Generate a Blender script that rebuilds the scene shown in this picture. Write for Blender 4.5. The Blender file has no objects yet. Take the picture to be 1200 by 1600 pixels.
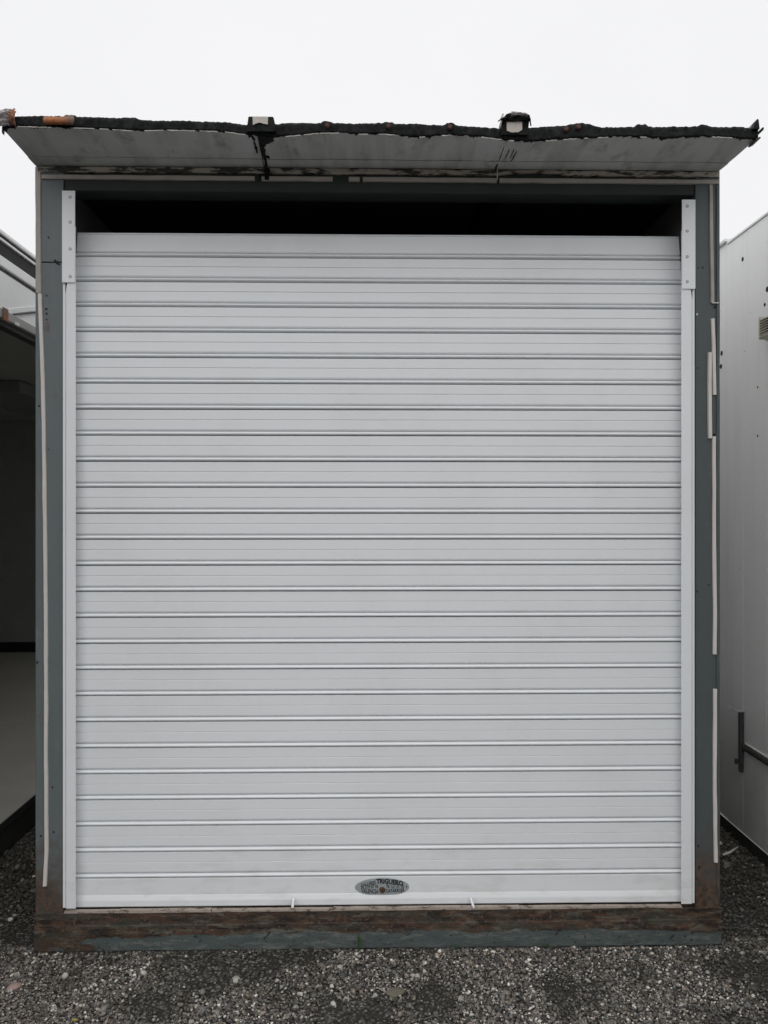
import bpy, bmesh, math, random
import numpy as np
from mathutils import Vector, Matrix, noise

random.seed(7)
rng = np.random.default_rng(11)
sc = bpy.context.scene
COL = sc.collection

# ------------------------------------------------------------------ camera
F_PX = 1202.0                       # focal length in pixels of a 1200 px wide picture
CAM = Vector((0.0, -2.74, 1.55))
YAW = math.radians(1.03)
cd = bpy.data.cameras.new('camera')
cd.sensor_fit = 'HORIZONTAL'; cd.sensor_width = 36.0
cd.lens = 36.0 * F_PX / 1200.0
cd.clip_start = 0.05; cd.clip_end = 2000
cam = bpy.data.objects.new('camera', cd); COL.objects.link(cam)
cam.location = CAM; cam.rotation_euler = (math.radians(90), 0, -YAW)
sc.camera = cam

# ------------------------------------------------------------------ world, sun, exposure
SUN_EL, SUN_AZ = math.radians(70), math.radians(200)      # high, behind the camera, hidden by cloud
w = bpy.data.worlds.new('World'); sc.world = w; w.use_nodes = True
nt = w.node_tree; nt.nodes.clear()
sky = nt.nodes.new('ShaderNodeTexSky'); sky.sky_type = 'NISHITA'; sky.sun_disc = False
sky.sun_elevation = SUN_EL; sky.sun_rotation = SUN_AZ
sky.air_density = 1.0; sky.dust_density = 6.0; sky.ozone_density = 1.0
hs = nt.nodes.new('ShaderNodeHueSaturation'); hs.inputs['Saturation'].default_value = 0.05
nt.links.new(sky.outputs[0], hs.inputs['Color'])
tc = nt.nodes.new('ShaderNodeTexCoord')
nz = nt.nodes.new('ShaderNodeTexNoise'); nz.inputs['Scale'].default_value = 1.6
nz.inputs['Detail'].default_value = 4; nz.inputs['Roughness'].default_value = 0.5
nt.links.new(tc.outputs['Generated'], nz.inputs['Vector'])
cr = nt.nodes.new('ShaderNodeValToRGB')
cr.color_ramp.elements[0].position = 0.3; cr.color_ramp.elements[0].color = (0.925, 0.93, 0.955, 1)
cr.color_ramp.elements[1].position = 0.7; cr.color_ramp.elements[1].color = (0.985, 0.985, 1.0, 1)
nt.links.new(nz.outputs['Fac'], cr.inputs['Fac'])
sc10 = nt.nodes.new('ShaderNodeVectorMath'); sc10.operation = 'SCALE'; sc10.inputs['Scale'].default_value = 9.9
nt.links.new(cr.outputs['Color'], sc10.inputs[0])
mx = nt.nodes.new('ShaderNodeMix'); mx.data_type = 'RGBA'; mx.inputs['Factor'].default_value = 0.92
nt.links.new(hs.outputs['Color'], mx.inputs['A']); nt.links.new(sc10.outputs[0], mx.inputs['B'])
bg = nt.nodes.new('ShaderNodeBackground'); bg.inputs['Strength'].default_value = 0.1
nt.links.new(mx.outputs['Result'], bg.inputs['Color'])
wo = nt.nodes.new('ShaderNodeOutputWorld'); nt.links.new(bg.outputs[0], wo.inputs['Surface'])

sd = bpy.data.lights.new('sun', 'SUN'); sd.energy = 1.1; sd.angle = math.radians(100); sd.color = (1.0, 0.98, 0.95)
sun = bpy.data.objects.new('sun', sd); COL.objects.link(sun)
_dir = Vector((math.sin(SUN_AZ) * math.cos(SUN_EL), math.cos(SUN_AZ) * math.cos(SUN_EL), math.sin(SUN_EL)))
sun.rotation_euler = _dir.to_track_quat('Z', 'Y').to_euler(); sun.location = _dir * 30

vs = sc.view_settings
vs.view_transform = 'Standard'; vs.look = 'None'; vs.exposure = 0.0; vs.gamma = 1.0
try: vs.use_curve_mapping = False
except Exception: pass
sc.cycles.use_denoising = True
sc.cycles.max_bounces = 8; sc.cycles.diffuse_bounces = 5

# ------------------------------------------------------------------ measuring helpers (photo pixel -> point on a real plane)
_Fw = Vector((math.sin(YAW), math.cos(YAW), 0)); _Rt = Vector((math.cos(YAW), -math.sin(YAW), 0))
def ray(px, py): return _Fw + _Rt * ((px - 600) / F_PX) + Vector((0, 0, (800 - py) / F_PX))
def at(px, py, Y):
    d = ray(px, py); return CAM + d * ((Y - CAM.y) / d.y)
def atx(px, py, X):
    d = ray(px, py); return CAM + d * ((X - CAM.x) / d.x)
def atz(px, py, Z):
    d = ray(px, py); return CAM + d * ((Z - CAM.z) / d.z)

# ------------------------------------------------------------------ object helpers
def tag(o, label=None, cat=None, group=None, kind=None):
    if label: o['label'] = label
    if cat: o['category'] = cat
    if group: o['group'] = group
    if kind: o['kind'] = kind
    return o
def empty(name, loc, label, cat, group=None):
    o = bpy.data.objects.new(name, None); COL.objects.link(o); o.location = loc; o.empty_display_size = 0.1
    return tag(o, label, cat, group)
def wloc(p):
    v = Vector((0, 0, 0))
    while p is not None:
        v = v + p.location; p = p.parent
    return v
def link_mesh(name, me, m, parent=None, loc=(0, 0, 0)):
    o = bpy.data.objects.new(name, me); COL.objects.link(o); o.location = loc
    if m is not None and not me.materials:
        for k in (m if isinstance(m, (list, tuple)) else [m]): me.materials.append(k)
    if parent is not None: o.parent = parent
    return o
def obj(name, bm, m, parent=None, smooth=False, kind=None):
    """bm holds world coordinates; the object's origin is put at the parent's base"""
    off = wloc(parent)
    bmesh.ops.translate(bm, verts=bm.verts, vec=-off)
    bmesh.ops.recalc_face_normals(bm, faces=bm.faces)
    me = bpy.data.meshes.new(name); bm.to_mesh(me); bm.free()
    if smooth:
        for p in me.polygons: p.use_smooth = True
    o = link_mesh(name, me, m, parent)
    if kind: o['kind'] = kind
    return o
def new(): return bmesh.new()
def box(bm, x0, x1, y0, y1, z0, z1, bev=0.0, seg=1, mi=0):
    vs_ = [bm.verts.new(c) for c in ((x0,y0,z0),(x1,y0,z0),(x1,y1,z0),(x0,y1,z0),(x0,y0,z1),(x1,y0,z1),(x1,y1,z1),(x0,y1,z1))]
    fs = [bm.faces.new([vs_[i] for i in q]) for q in ((0,3,2,1),(4,5,6,7),(0,1,5,4),(1,2,6,5),(2,3,7,6),(3,0,4,7))]
    for f in fs: f.material_index = mi
    if bev > 0:
        es = list({e for f in fs for e in f.edges})
        bmesh.ops.bevel(bm, geom=es, offset=bev, segments=seg, affect='EDGES', profile=0.5)
    return bm
def boxo(name, x0, x1, y0, y1, z0, z1, m, parent=None, bev=0.0, seg=1, kind=None):
    return obj(name, box(new(), min(x0,x1), max(x0,x1), min(y0,y1), max(y0,y1), min(z0,z1), max(z0,z1), bev, seg), m, parent, kind=kind)
def prism(bm, poly, axis, a0, a1, mi=0):
    """extrude a closed polygon of 2D points along an axis: 'x' -> (y,z) points, 'y' -> (x,z) points"""
    def pt(p, a):
        return (a, p[0], p[1]) if axis == 'x' else ((p[0], a, p[1]) if axis == 'y' else (p[0], p[1], a))
    A = [bm.verts.new(pt(p, a0)) for p in poly]; B = [bm.verts.new(pt(p, a1)) for p in poly]
    n = len(poly)
    for i in range(n):
        f = bm.faces.new((A[i], A[(i+1) % n], B[(i+1) % n], B[i])); f.material_index = mi
    f = bm.faces.new(A[::-1]); f.material_index = mi
    f = bm.faces.new(B); f.material_index = mi
    return bm
def ribbon(bm, pts, half, thick, depth_dir=Vector((0, -1, 0)), side=Vector((1, 0, 0))):
    """flat strip of real thickness that follows a list of world points on a surface"""
    rings = []
    for i, p in enumerate(pts):
        h = half[i] if isinstance(half, (list, tuple)) else half
        c = Vector(p)
        rings.append([bm.verts.new(c - side*h), bm.verts.new(c - side*h*0.8 + depth_dir*thick), bm.verts.new(c + side*h*0.8 + depth_dir*thick), bm.verts.new(c + side*h)])
    for a, b in zip(rings[:-1], rings[1:]):
        for k in range(4): bm.faces.new((a[k], a[(k+1) % 4], b[(k+1) % 4], b[k]))
    bm.faces.new(rings[0][::-1]); bm.faces.new(rings[-1])
    return bm
def cyl(bm, c, r, h, axis='y', n=20, r2=None, mi=0):
    r2 = r if r2 is None else r2
    A, B = [], []
    for i in range(n):
        a = 2*math.pi*i/n; ca, sa = math.cos(a), math.sin(a)
        if axis == 'y': A.append(bm.verts.new((c[0]+ca*r, c[1], c[2]+sa*r))); B.append(bm.verts.new((c[0]+ca*r2, c[1]+h, c[2]+sa*r2)))
        elif axis == 'x': A.append(bm.verts.new((c[0], c[1]+ca*r, c[2]+sa*r))); B.append(bm.verts.new((c[0]+h, c[1]+ca*r2, c[2]+sa*r2)))
        else: A.append(bm.verts.new((c[0]+ca*r, c[1]+sa*r, c[2]))); B.append(bm.verts.new((c[0]+ca*r2, c[1]+sa*r2, c[2]+h)))
    fs = [bm.faces.new((A[i], A[(i+1) % n], B[(i+1) % n], B[i])) for i in range(n)]
    fs += [bm.faces.new(A[::-1]), bm.faces.new(B)]
    for f in fs: f.material_index = mi
    return bm

# ------------------------------------------------------------------ materials (world-position based, procedural)
class NT:
    def __init__(s, name):
        s.m = bpy.data.materials.new(name); s.m.use_nodes = True
        s.t = s.m.node_tree; s.b = s.t.nodes['Principled BSDF']
        s.pos = s.t.nodes.new('ShaderNodeNewGeometry').outputs['Position']
    def n(s, typ, **kw):
        nd = s.t.nodes.new(typ)
        for k, v in kw.items(): setattr(nd, k, v)
        return nd
    def l(s, a, b): s.t.links.new(a, b)
    def val(s, sock, v):
        if hasattr(v, 'default_value') or hasattr(v, 'is_linked'): s.l(v, sock)
        else: sock.default_value = v
    def noise(s, scale, detail=4, rough=0.55, stretch=None, dist=0.0, w=None):
        nd = s.n('ShaderNodeTexNoise'); nd.inputs['Scale'].default_value = scale
        nd.inputs['Detail'].default_value = detail; nd.inputs['Roughness'].default_value = rough
        nd.inputs['Distortion'].default_value = dist
        src = s.pos
        if stretch or w:
            mp = s.n('ShaderNodeMapping'); mp.inputs['Scale'].default_value = stretch or (1, 1, 1)
            if w: mp.inputs['Location'].default_value = w
            s.l(s.pos, mp.inputs['Vector']); src = mp.outputs[0]
        s.l(src, nd.inputs['Vector']); return nd.outputs['Fac']
    def ramp(s, fac, a, b, ca=0.0, cb=1.0):
        mr = s.n('ShaderNodeMapRange'); mr.clamp = True
        s.val(mr.inputs['Value'], fac); mr.inputs['From Min'].default_value = a; mr.inputs['From Max'].default_value = b
        mr.inputs['To Min'].default_value = ca; mr.inputs['To Max'].default_value = cb
        return mr.outputs['Result']
    def math(s, op, a, b=0.0):
        nd = s.n('ShaderNodeMath', operation=op); s.val(nd.inputs[0], a); s.val(nd.inputs[1], b); return nd.outputs[0]
    def mix(s, f, a, b):
        nd = s.n('ShaderNodeMix', data_type='RGBA'); s.val(nd.inputs['Factor'], f)
        for k, v in (('A', a), ('B', b)):
            if isinstance(v, tuple): nd.inputs[k].default_value = (*v, 1)
            else: s.l(v, nd.inputs[k])
        return nd.outputs['Result']
    def xyz(s):
        nd = s.n('ShaderNodeSeparateXYZ'); s.l(s.pos, nd.inputs[0]); return nd.outputs
    def col(s, c):
        if isinstance(c, tuple): s.b.inputs['Base Color'].default_value = (*c, 1)
        else: s.l(c, s.b.inputs['Base Color'])
    def rough(s, r): s.val(s.b.inputs['Roughness'], r)
    def bump(s, h, strength=0.3, dist=0.002):
        nd = s.n('ShaderNodeBump'); nd.inputs['Strength'].default_value = strength; nd.inputs['Distance'].default_value = dist
        s.l(h, nd.inputs['Height']); s.l(nd.outputs[0], s.b.inputs['Normal'])

def simple(name, c, rough=0.6, var=0.12, scale=8, metal=0.0, bump=0.0, bscale=60):
    a = NT(name); f = a.noise(scale, 5)
    lo = tuple(max(0, v*(1-var)) for v in c); hi = tuple(min(1, v*(1+var)) for v in c)
    a.col(a.mix(f, lo, hi)); a.rough(rough); a.b.inputs['Metallic'].default_value = metal
    if bump: a.bump(a.noise(bscale, 4), bump, 0.003)
    return a.m

def m_white_lacquer():
    a = NT('white_lacquered_steel')
    f = a.noise(1.3, 3); g = a.noise(26, 4, stretch=(0.35, 1, 1)); st = a.noise(14, 4, stretch=(1, 1, 0.06))
    c = a.mix(f, (0.762, 0.790, 0.815), (0.792, 0.804, 0.815))
    c = a.mix(a.ramp(a.noise(3.2, 6, 0.7, w=(5, 2, 1)), 0.48, 0.72, 0, 0.16), c, (0.58, 0.56, 0.52))
    z = a.xyz()[2]
    c = a.mix(a.math('MULTIPLY', a.ramp(g, 0.5, 0.72, 0, 0.35), a.ramp(z, 0.5, 0.12, 0, 1)), c, (0.46, 0.42, 0.36))
    a.col(c); a.rough(a.ramp(g, 0.3, 0.7, 0.36, 0.46)); a.bump(a.noise(5, 3, stretch=(0.4, 1, 1)), 0.12, 0.006)
    return a.m
def m_grey_paint(name, c0, c1):
    a = NT(name)
    x, y, z = a.xyz()
    f = a.noise(5, 5); g = a.noise(48, 5, 0.65); s = a.noise(18, 4, stretch=(1, 1, 0.08))
    c = a.mix(f, c0, c1)
    c = a.mix(a.ramp(s, 0.5, 0.8, 0, 0.35), c, tuple(v*.62 for v in c0))
    c = a.mix(a.ramp(a.noise(26, 6, 0.72, stretch=(1, 1, 0.4), w=(1, 4, 2)), 0.56, 0.72, 0, 0.4), c, tuple(v*1.5 for v in c1))
    rust = a.mix(a.ramp(g, .38, .62), (0.022, 0.013, 0.008), (0.125, 0.070, 0.040))
    rust = a.mix(a.ramp(f, 0.45, 0.65, 0, 0.55), rust, (0.07, 0.068, 0.06))
    lowz = a.ramp(z, 0.50, 0.13, 0.0, 0.36)
    k = a.math('ADD', a.math('ADD', a.math('MULTIPLY', a.noise(9, 6, 0.72), 0.6), a.math('MULTIPLY', g, 0.4)), lowz)
    c = a.mix(a.ramp(k, 0.58, 0.80, 0, 0.95), c, rust)
    a.col(c); a.rough(a.ramp(k, 0.6, 0.8, 0.5, 0.85)); a.bump(a.math('ADD', g, a.noise(6, 3)), 0.35, 0.003)
    return a.m
def m_sill():
    a = NT('rusted_blue_green_sill'); x, y, z = a.xyz()
    g = a.noise(75, 6, 0.72); f = a.noise(6, 6, 0.65, stretch=(0.8, 1, 2.0)); h = a.noise(20, 6, 0.68, stretch=(0.55, 1, 2.2), w=(3, 0, 1)); q = a.noise(34, 5, 0.7, stretch=(0.35, 1, 1.6), w=(7, 1, 2))
    paint = a.mix(h, (0.034, 0.043, 0.041), (0.105, 0.131, 0.129))
    paint = a.mix(a.ramp(h, 0.55, 0.64, 0, 0.55), paint, (0.045, 0.035, 0.026))
    paint = a.mix(a.ramp(q, 0.52, 0.62, 0, 0.65), paint, (0.15, 0.165, 0.15))
    rust = a.mix(a.ramp(h, 0.40, 0.60), (0.008, 0.005, 0.003), (0.078, 0.040, 0.022))
    rust = a.mix(a.ramp(q, 0.52, 0.62, 0, 0.8), rust, (0.105, 0.100, 0.074))
    rust = a.mix(a.ramp(a.noise(9, 6, 0.7, stretch=(0.5, 1, 3), w=(2, 2, 9)), 0.48, 0.60, 0, 0.75), rust, (0.036, 0.037, 0.027))
    rust = a.mix(a.ramp(g, 0.57, 0.66, 0, 0.8), rust, (0.15, 0.10, 0.066))
    up = a.ramp(z, 0.035000, 0.085000, 0.0, 1.0)
    k = a.math('ADD', a.math('ADD', up, a.math('MULTIPLY', a.math('SUBTRACT', f, 0.5), 1.0)), a.math('MULTIPLY', a.math('SUBTRACT', h, 0.5), 0.7))
    k = a.math('ADD', k, a.ramp(x, -0.62, -1.12, 0, 0.62))
    k = a.math('ADD', k, a.ramp(x, 0.85, 1.2, 0, 0.34))
    c = a.mix(a.ramp(k, 0.46, 0.53), paint, rust)
    c = a.mix(a.ramp(g, 0.34, 0.42, 0.85, 0.0), c, (0.010, 0.008, 0.006))
    a.col(c); a.rough(0.72); a.bump(a.math('ADD', g, a.math('MULTIPLY', q, 0.8)), 0.7, 0.004)
    return a.m
def m_cream():
    a = NT('cream_door_seal'); g = a.noise(60, 6, 0.72, stretch=(0.5, 1, 1)); f = a.noise(14, 5, 0.6)
    c = a.mix(f, (0.27, 0.225, 0.185), (0.46, 0.40, 0.345))
    a.col(a.mix(a.ramp(g, 0.53, 0.62, 0, 0.9), c, (0.07, 0.045, 0.03))); a.rough(0.75); a.bump(g, 0.6, 0.003); return a.m
def m_bitumen():
    a = NT('black_bitumen_felt'); g = a.noise(38, 6, 0.65); f = a.noise(9, 4)
    a.col(a.mix(f, (0.0035, 0.004, 0.005), (0.010, 0.011, 0.011))); a.rough(a.ramp(g, 0.35, 0.7, 0.5, 0.85)); a.b.inputs['Specular IOR Level'].default_value = 0.18
    sp = a.ramp(a.noise(130, 5, 0.7), 0.66, 0.74, 0, 0.7)
    a.l(a.mix(sp, a.b.inputs['Base Color'].links[0].from_socket, (0.13, 0.125, 0.115)), a.b.inputs['Base Color'])
    a.bump(a.math('ADD', g, a.math('MULTIPLY', a.noise(14, 4), 1.5)), 0.6, 0.008); return a.m
def m_soffit():
    a = NT('grey_soffit_paint'); f = a.noise(5, 5); s = a.noise(16, 5, stretch=(1, 0.12, 1)); g = a.noise(55, 5, 0.7)
    c = a.mix(f, (0.38, 0.39, 0.375), (0.53, 0.54, 0.52))
    c = a.mix(a.ramp(s, 0.45, 0.72, 0, 0.7), c, (0.25, 0.24, 0.21))
    c = a.mix(a.ramp(a.noise(13, 6, 0.7, stretch=(1, 0.6, 1), w=(4, 4, 4)), 0.55, 0.68, 0, 0.65), c, (0.17, 0.155, 0.13))
    c = a.mix(a.ramp(g, 0.66, 0.72, 0, 0.8), c, (0.10, 0.085, 0.07))
    a.col(c); a.rough(0.65); a.bump(a.noise(12, 4), 0.15, 0.005); return a.m
def m_peeling():
    a = NT('peeling_beige_trim'); g = a.noise(30, 6, 0.7, stretch=(0.4, 1, 1.6))
    c = a.mix(a.noise(11, 4), (0.34, 0.30, 0.26), (0.47, 0.43, 0.38))
    a.col(a.mix(a.ramp(g, 0.50, 0.56), c, (0.045, 0.045, 0.038))); a.rough(0.8); a.bump(g, 0.6, 0.004); return a.m
def m_rusty():
    a = NT('orange_rust'); g = a.noise(70, 6, 0.7); f = a.noise(28, 4)
    c = a.mix(a.ramp(f, 0.40, 0.58), (0.36, 0.115, 0.030), (0.13, 0.058, 0.035))
    c = a.mix(a.ramp(a.noise(17, 4, w=(3, 1, 2)), 0.46, 0.56, 0, 0.9), c, (0.15, 0.10, 0.085))
    a.col(a.mix(a.ramp(g, 0.5, 0.75, 0, 0.7), c, (0.30, 0.22, 0.19))); a.rough(0.85); a.bump(g, 0.5, 0.003); return a.m
def m_panel():
    a = NT('white_cabin_panel'); s = a.noise(9, 5, stretch=(1, 1, 0.07)); f = a.noise(2.2, 4); g = a.noise(40, 5)
    c = a.mix(f, (0.74, 0.75, 0.74), (0.80, 0.805, 0.80))
    c = a.mix(a.ramp(s, 0.5, 0.8, 0, 0.22), c, (0.42, 0.41, 0.38))
    z = a.xyz()[2]
    splash = a.math('MULTIPLY', a.ramp(z, 0.75, 0.05, 0, 1), a.ramp(f, 0.3, 0.65, 0.35, 0.9))
    c = a.mix(a.math('MULTIPLY', splash, 0.9), c, (0.15, 0.155, 0.13))
    c = a.mix(a.ramp(g, 0.68, 0.74, 0, 0.5), c, (0.22, 0.20, 0.17))
    a.col(c); a.rough(0.5); a.bump(a.noise(4, 3), 0.1, 0.006); return a.m
def m_ground():
    a = NT('wet_gravel_soil')
    v = a.n('ShaderNodeTexVoronoi'); v.inputs['Scale'].default_value = 75; a.l(a.pos, v.inputs['Vector'])
    g = a.noise(90, 6, 0.7); f = a.noise(2.2, 5)
    tone = a.n('ShaderNodeSeparateColor'); a.l(v.outputs['Color'], tone.inputs[0])
    stone = a.mix(tone.outputs[0], (0.05, 0.047, 0.042), (0.24, 0.225, 0.205))
    soil = a.mix(g, (0.010, 0.0095, 0.008), (0.036, 0.033, 0.026))
    c = a.mix(a.ramp(v.outputs['Distance'], 0.30, 0.52), stone, soil)
    c = a.mix(a.ramp(f, 0.5, 0.62, 0, 0.75), c, soil)
    a.col(c); a.rough(0.8); a.bump(a.math('SUBTRACT', 1.0, v.outputs['Distance']), 0.9, 0.012); return a.m
def m_pebble():
    a = NT('gravel_pebbles'); at_ = a.n('ShaderNodeAttribute', attribute_name='tint')
    g = a.noise(260, 4, 0.7)
    mul = a.n('ShaderNodeMix', data_type='RGBA', blend_type='MULTIPLY'); mul.inputs['Factor'].default_value = 1.0
    a.l(at_.outputs['Color'], mul.inputs['A']); a.l(a.mix(g, (0.62, 0.62, 0.62), (1.3, 1.27, 1.22)), mul.inputs['B'])
    a.col(mul.outputs['Result']); a.rough(0.48); a.bump(g, 0.35, 0.002); return a.m

M = {
 'white': m_white_lacquer(), 'grey': m_grey_paint('grey_blue_post_paint', (0.106, 0.126, 0.131), (0.135, 0.154, 0.160)), 'grey_dark': m_grey_paint('dark_grey_post', (0.058, 0.072, 0.075), (0.076, 0.090, 0.093)), 'bitumen': m_bitumen(), 'soffit': m_soffit(), 'peel': m_peeling(),
 'rust': m_rusty(), 'panel': m_panel(), 'ground': m_ground(), 'pebble': m_pebble(),
 'sill': m_sill(),
 'rib_rust': simple('dull_red_rust', (0.10, 0.045, 0.035), 0.85, 0.5, 90, bump=0.5, bscale=150),
 'beam': simple('grey_beam_paint', (0.30, 0.31, 0.30), 0.6, 0.2, 14, bump=0.2),
 'seal': simple('aged_white_sealant', (0.62, 0.585, 0.55), 0.6, 0.12, 24, bump=0.3),
 'cream': m_cream(),
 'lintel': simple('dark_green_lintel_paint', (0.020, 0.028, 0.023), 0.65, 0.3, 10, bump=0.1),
 'beige': simple('weathered_beige_trim', (0.36, 0.33, 0.30), 0.75, 0.25, 20, bump=0.3),
 'dark': simple('dark_steel', (0.035, 0.037, 0.034), 0.6, 0.25, 12),
 'inner': simple('cabin_lining', (0.20, 0.21, 0.20), 0.7, 0.1, 3),
 'roomdark': simple('dark_brown_lining', (0.34, 0.35, 0.325), 0.8, 0.15, 3),
 'floor': simple('worn_grey_floor', (0.42, 0.405, 0.37), 0.7, 0.18, 4),
 'fascia': simple('pale_fascia_paint', (0.74, 0.75, 0.74), 0.5, 0.08, 6),
 'zinc': simple('galvanised_steel', (0.45, 0.46, 0.46), 0.45, 0.12, 30, metal=0.6),
 'plate': simple('brushed_plate', (0.42, 0.46, 0.47), 0.42, 0.08, 40, metal=0.35),
 'ink': simple('black_ink', (0.012, 0.012, 0.014), 0.6, 0.1),
 'brass': simple('worn_brass', (0.16, 0.10, 0.055), 0.42, 0.3, 120, metal=0.6),
 'foam': simple('weathered_foam', (0.55, 0.50, 0.46), 0.85, 0.15, 40, bump=0.5, bscale=120),
 'torn': simple('torn_grey_flashing', (0.40, 0.37, 0.37), 0.5, 0.35, 45, bump=0.6, bscale=70),
 'vent': simple('cream_vent_plastic', (0.52, 0.49, 0.41), 0.55, 0.08, 20),
 'black': simple('black_gap', (0.01, 0.011, 0.01), 0.8, 0.2),
 'leaf': simple('weed_leaf', (0.035, 0.10, 0.025), 0.55, 0.3, 60),
 'redmark': simple('faded_red_stencil', (0.14, 0.04, 0.03), 0.7, 0.3, 60),
}

# ------------------------------------------------------------------ ground
bm = new(); N = 24
bm.faces.new([bm.verts.new(c) for c in ((-300, -300, 0), (300, -300, 0), (300, 300, 0), (-300, 300, 0))])
g = obj('ground', bm, M['ground']); tag(g, 'dark damp gravel yard around the cabins', kind='structure')

# ------------------------------------------------------------------ grey site cabin (holds the shutter)
XL = at(55, 860, 0).x; XR = at(1125, 860, 0).x           # outer sides
XLi = at(99, 860, 0).x; XRi = at(1086.5, 860, 0).x       # opening sides
DEPTH = 5.95
cabin = empty('site_cabin', ((XL+XR)/2, 0, 0), 'grey steel site cabin with tarred flat roof, framing the white roller shutter', 'cabin')
Z_SOF = at(579, 261.5, 0).z                              # soffit at the wall
Z_OPEN = at(579, 300, 0).z                               # top of the opening
Z_SILL = at(579, 1422, 0).z
zj = at(80, 410, 0).z
boxo('corner_post', XL, XLi, 0, 0.09, 0.004, zj - 0.0012, M['grey'], cabin, 0.003, 2)
boxo('corner_post', XL, XLi, 0, 0.09, zj + 0.0012, Z_SOF - 0.004, M['grey'], cabin, 0.003, 2)
boxo('corner_post', XRi, XR, 0, 0.09, 0.004, Z_SOF - 0.004, M['grey_dark'], cabin, 0.003, 2)  # right post takes a darker grey than the left one
# lintel and its layers of trim
boxo('lintel', XLi + 0.001, XRi - 0.001, 0.006, 0.09, Z_OPEN, Z_SOF - 0.003, M['lintel'], cabin, 0.002)
def strip_x(name, x0, x1, py_top, py_bot, y0, y1, m, wob=0.0015, step=0.03, bite=0.0):
    """long strip running along x with uneven edges"""
    zt, zb = at(579, py_top, 0).z, at(579, py_bot, 0).z
    n = max(2, int((x1 - x0) / step)); b = new(); R = []
    for i in range(n + 1):
        x = x0 + (x1 - x0) * i / n
        a = zt + wob * noise.noise(Vector((x*9, 1.3, py_top))); c = zb + wob*1.6 * noise.noise(Vector((x*13, 4.1, py_top)))
        bt = max(0, noise.noise(Vector((x*6, 7.7, py_top))) - 0.15) * bite
        yy = y0 + 0.0012 * noise.noise(Vector((x*11, 2.2, py_bot)))
        R.append([b.verts.new(p) for p in ((x, yy, c + bt), (x, yy, a), (x, y1, a), (x, y1, c + bt))])
    for p, q in zip(R[:-1], R[1:]):
        for k in range(4): b.faces.new((p[k], q[k], q[(k+1) % 4], p[(k+1) % 4]))
    b.faces.new(R[0]); b.faces.new(R[-1][::-1])
    return obj(name, b, m, cabin)
strip_x('peeling_trim', XL + 0.012, XR - 0.004, 265, 273, -0.006, 0.005, M['peel'], 0.002, 0.012, 0.02)
for a_, b_ in ((66, 398), (409, 520), (545, 562), (567, 776), (780, 1123)):
    strip_x('trim_strip', at(a_, 500, 0).x, at(b_, 500, 0).x, 278, 284, -0.007, 0.005, M['beige'], 0.001, 0.02)
boxo('head_plate', XL + .001, XR - .001, 0.003, 0.0915, Z_SOF - .0025, Z_SOF + .0125, M['lintel'], cabin)
# sill
Z1 = at(579, 1448, 0).z
def beam_profile(b, x0, x1, prof, step=0.04, amp=0.0):
    n = int((x1 - x0) / step); R = []
    for i in range(n + 1):
        x = x0 + (x1 - x0) * i / n
        R.append([b.verts.new((x, py + amp*noise.noise(Vector((x*8, py*50, pz*40))), pz + amp*noise.noise(Vector((x*7+9, py*50, pz*40))))) for py, pz in prof])
    m_ = len(prof)
    for p, q in zip(R[:-1], R[1:]):
        for k in range(m_): b.faces.new((p[k], q[k], q[(k+1) % m_], p[(k+1) % m_]))
    b.faces.new(R[0]); b.faces.new(R[-1][::-1]); return b
ZL = at(579, 1440, 0).z
obj('sill_beam', beam_profile(new(), XL - 0.001, XR + 0.001, [(-0.004, ZL + .001), (-0.0025, Z_SILL - .003), (0.0, Z_SILL), (0.10, Z_SILL + 0.001), (0.10, 0.002), (-0.009, 0.002), (-0.0095, Z1 - .012), (-0.0075, Z1 - .002), (-0.0065, ZL - 0.004)], 0.02, 0.0022), M['sill'], cabin)
# cream seal lying on the sill under the shutter, in torn lengths
def seal_len(px0, px1, py0, py1, y=-0.003):
    strip_x('sill_seal', at(px0, 1416, 0).x, at(px1, 1416, 0).x, py0, py1, y, 0.011, M['cream'], 0.0012, 0.02, 0.004)
seal_len(101, 187, 1418.8, 1422.5); seal_len(188, 330, 1418.2, 1422, -0.005); seal_len(331, 520, 1418.8, 1422.3); seal_len(521, 812, 1418.0, 1421.8, -0.004); seal_len(813, 1065, 1418.8, 1422.2)
# closed body behind
def corr_wall(x, face_out, name):
    b = new(); n = 40; pr = []
    for i in range(n):
        y0 = 0.09 + (DEPTH - 0.09) * i / n; st = (DEPTH - 0.09) / n
        pr += [(y0, 0), (y0 + st*0.3, 0), (y0 + st*0.5, 0.028), (y0 + st*0.8, 0.028)]
    pr.append((DEPTH, 0))
    lo = [b.verts.new((x + face_out*(-0.004 - d), y, 0.02)) for y, d in pr]; hi = [b.verts.new((x + face_out*(-0.004 - d), y, Z_SOF + 0.010)) for y, d in pr]
    for i in range(len(pr) - 1): b.faces.new((lo[i], lo[i+1], hi[i+1], hi[i]))
    return obj(name, b, M['panel'], cabin)
corr_wall(XL, -1, 'side_wall'); corr_wall(XR, 1, 'side_wall')
boxo('lining_panel', XL + 0.045, XL + 0.055, 0.092, DEPTH, 0.005, Z_SOF - 0.003, M['inner'], cabin)
boxo('lining_panel', XR - 0.055, XR - 0.045, 0.092, DEPTH, 0.005, Z_SOF - 0.003, M['inner'], cabin)
boxo('back_wall', XL + 0.04, XR - 0.04, DEPTH - 0.06, DEPTH - 0.004, 0.02, Z_SOF - 0.004, M['inner'], cabin)
boxo('cabin_floor', XL + 0.06, XR - 0.06, 0.102, DEPTH - 0.07, 0.02, 0.155, M['dark'], cabin)
boxo('cabin_ceiling', XL + 0.002, XR - 0.002, 0.093, DEPTH, Z_SOF - 0.002, Z_SOF + 0.012, M['dark'], cabin)

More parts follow.
